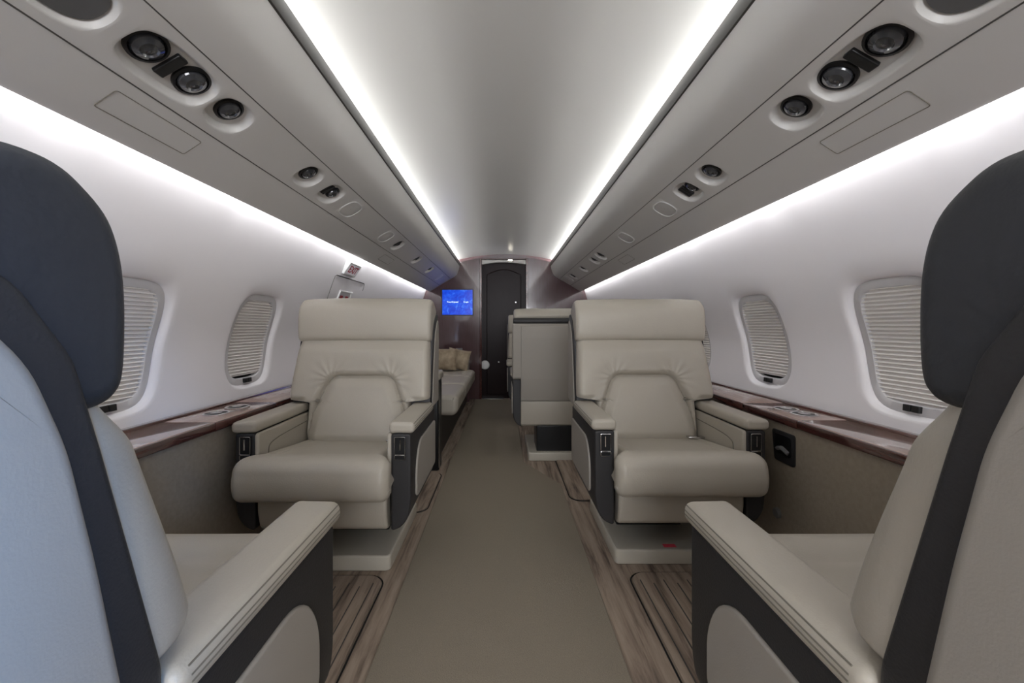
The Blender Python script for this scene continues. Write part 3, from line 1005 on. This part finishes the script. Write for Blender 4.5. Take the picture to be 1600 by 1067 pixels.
def text(body, size, parent, loc, rot, m, name='lettering', ax='CENTER', bold=0.0, depth=.0006):
    c = bpy.data.curves.new(name, 'FONT'); c.body = body; c.size = size; c.align_x = ax; c.align_y = 'CENTER'
    c.extrude = depth; c.offset = bold
    o = bpy.data.objects.new(name, c); COL.objects.link(o); bpy.context.view_layer.update()
    me = bpy.data.meshes.new_from_object(o.evaluated_get(bpy.context.evaluated_depsgraph_get()))
    bpy.data.objects.remove(o); bpy.data.curves.remove(c)
    o = bpy.data.objects.new(name, me); COL.objects.link(o)
    me.materials.clear(); me.materials.append(m)
    o.parent = parent; o.location = loc; o.rotation_euler = rot
    return o


text('True Airspeed', .026, scr, (-.065, -.0045, .004), (PI / 2, 0, 0), TEXTM, bold=.0006)
text('0 mph', .026, scr, (.118, -.0045, .004), (PI / 2, 0, 0), TEXTM, bold=.0006)

# small switch plate on the bulkhead over the sofa end
mb = MB(); rex(mb, roundpoly([(-.045, -.022), (.045, -.022), (.045, .022), (-.045, .022)], .006, 3), -.010, 0, .003, 'xz', 2)
o = mb.build('switch_plate', GREYP, None); o.location = (-.625, YE - .001, .672); tag(o, 'small grey switch plate on the bulkhead above the far end of the sofa', 'switch')

# ------------------------------------------------------------------ exit sign and hatch on the left wall
ex = empty('exit_sign'); c0 = Vector((-1.0825, 2.80, 1.380))
up = Vector((.053, 0, .079)).normalized(); al = Vector((0, 1, 0)); nn = al.cross(up).normalized()
if nn.x < 0: nn = -nn
R = Matrix((al, up, al.cross(up))).transposed().to_4x4()
ex.matrix_world = Matrix.Translation(c0) @ R; ex.location = c0; ex.rotation_euler = R.to_euler()
sz = 1 if (al.cross(up)).x > 0 else -1
tag(ex, 'lit white exit sign with red letters high on the left wall', 'sign')
mb = MB(); a, b = (-.075, 0) if sz > 0 else (0, .075)
mb.box(-.10, .10, -.048, .048, a, b); mb.build('housing', WHITEP, ex, bevel=.004)
mb = MB(); mb.box(-.084, .084, -.036, .034, -.001, .0015); mb.build('face', mat('exit sign face', (206, 200, 206), .4, emit=.12), ex, bevel=.0005)
t = text('EXIT', .072, ex, (0, -.001, .0022 * sz), (0, 0 if sz > 0 else PI, 0), RED, bold=.0015)

fL, LL = make_surf(WPROF, -1)


def wall_t(z):
    best = min(range(400), key=lambda i: abs(fL(0, LL * i / 400).z - z)); return LL * best / 400


hatch = empty('exit_hatch', (0, 0, 0)); tag(hatch, 'emergency exit hatch outlined on the left wall below the exit sign', 'hatch')
tt = wall_t(1.325)
path = [(2.615, tt - .20), (2.615, tt - .03), (2.63, tt - .006), (2.66, tt), (2.9, tt), (3.13, tt), (3.16, tt - .008), (3.17, tt - .03), (3.17, tt - .06)]
path = catmull(path, 4, False)
mb = MB(); mb.tube([fL(y, t_, .0005) for y, t_ in path], .0016, 6); mb.build('seam', PIPING, hatch)
mb = MB(); mb.tube([fL(2.64 + .5 * i / 10, tt - .0005, .001) for i in range(11)], .003, 6); mb.build('pull_edge', VOID, hatch)
t1, t0_ = wall_t(1.235), wall_t(1.06)
rg = [(2.76, t0_), (2.76, t1 - .01), (2.775, t1), (2.95, t1), (2.96, t1 - .01), (2.96, t0_)]
mb = MB(); mb.tube([fL(y, t_, .006) for y, t_ in catmull(rg, 4)], .006, 6, closed=True); hc = mb.build('handle_frame', WHITEP, hatch)
mb = MB(); mb.grid([[fL(y, t0_ + (t1 - t0_) * k / 6, .004) for k in range(7)] for y in (2.76, 2.96)], flip=True); mb.build('handle_cover', FRAMEM, hatch)
for ya, yb in ((2.785, 2.835), (2.875, 2.925)):
    mb = MB(); mb.grid([[fL(y, q, .0055) for q in (wall_t(1.16), wall_t(1.205))] for y in (ya, yb)], flip=True)
    l_ = mb.build('red_label', RED, hatch)
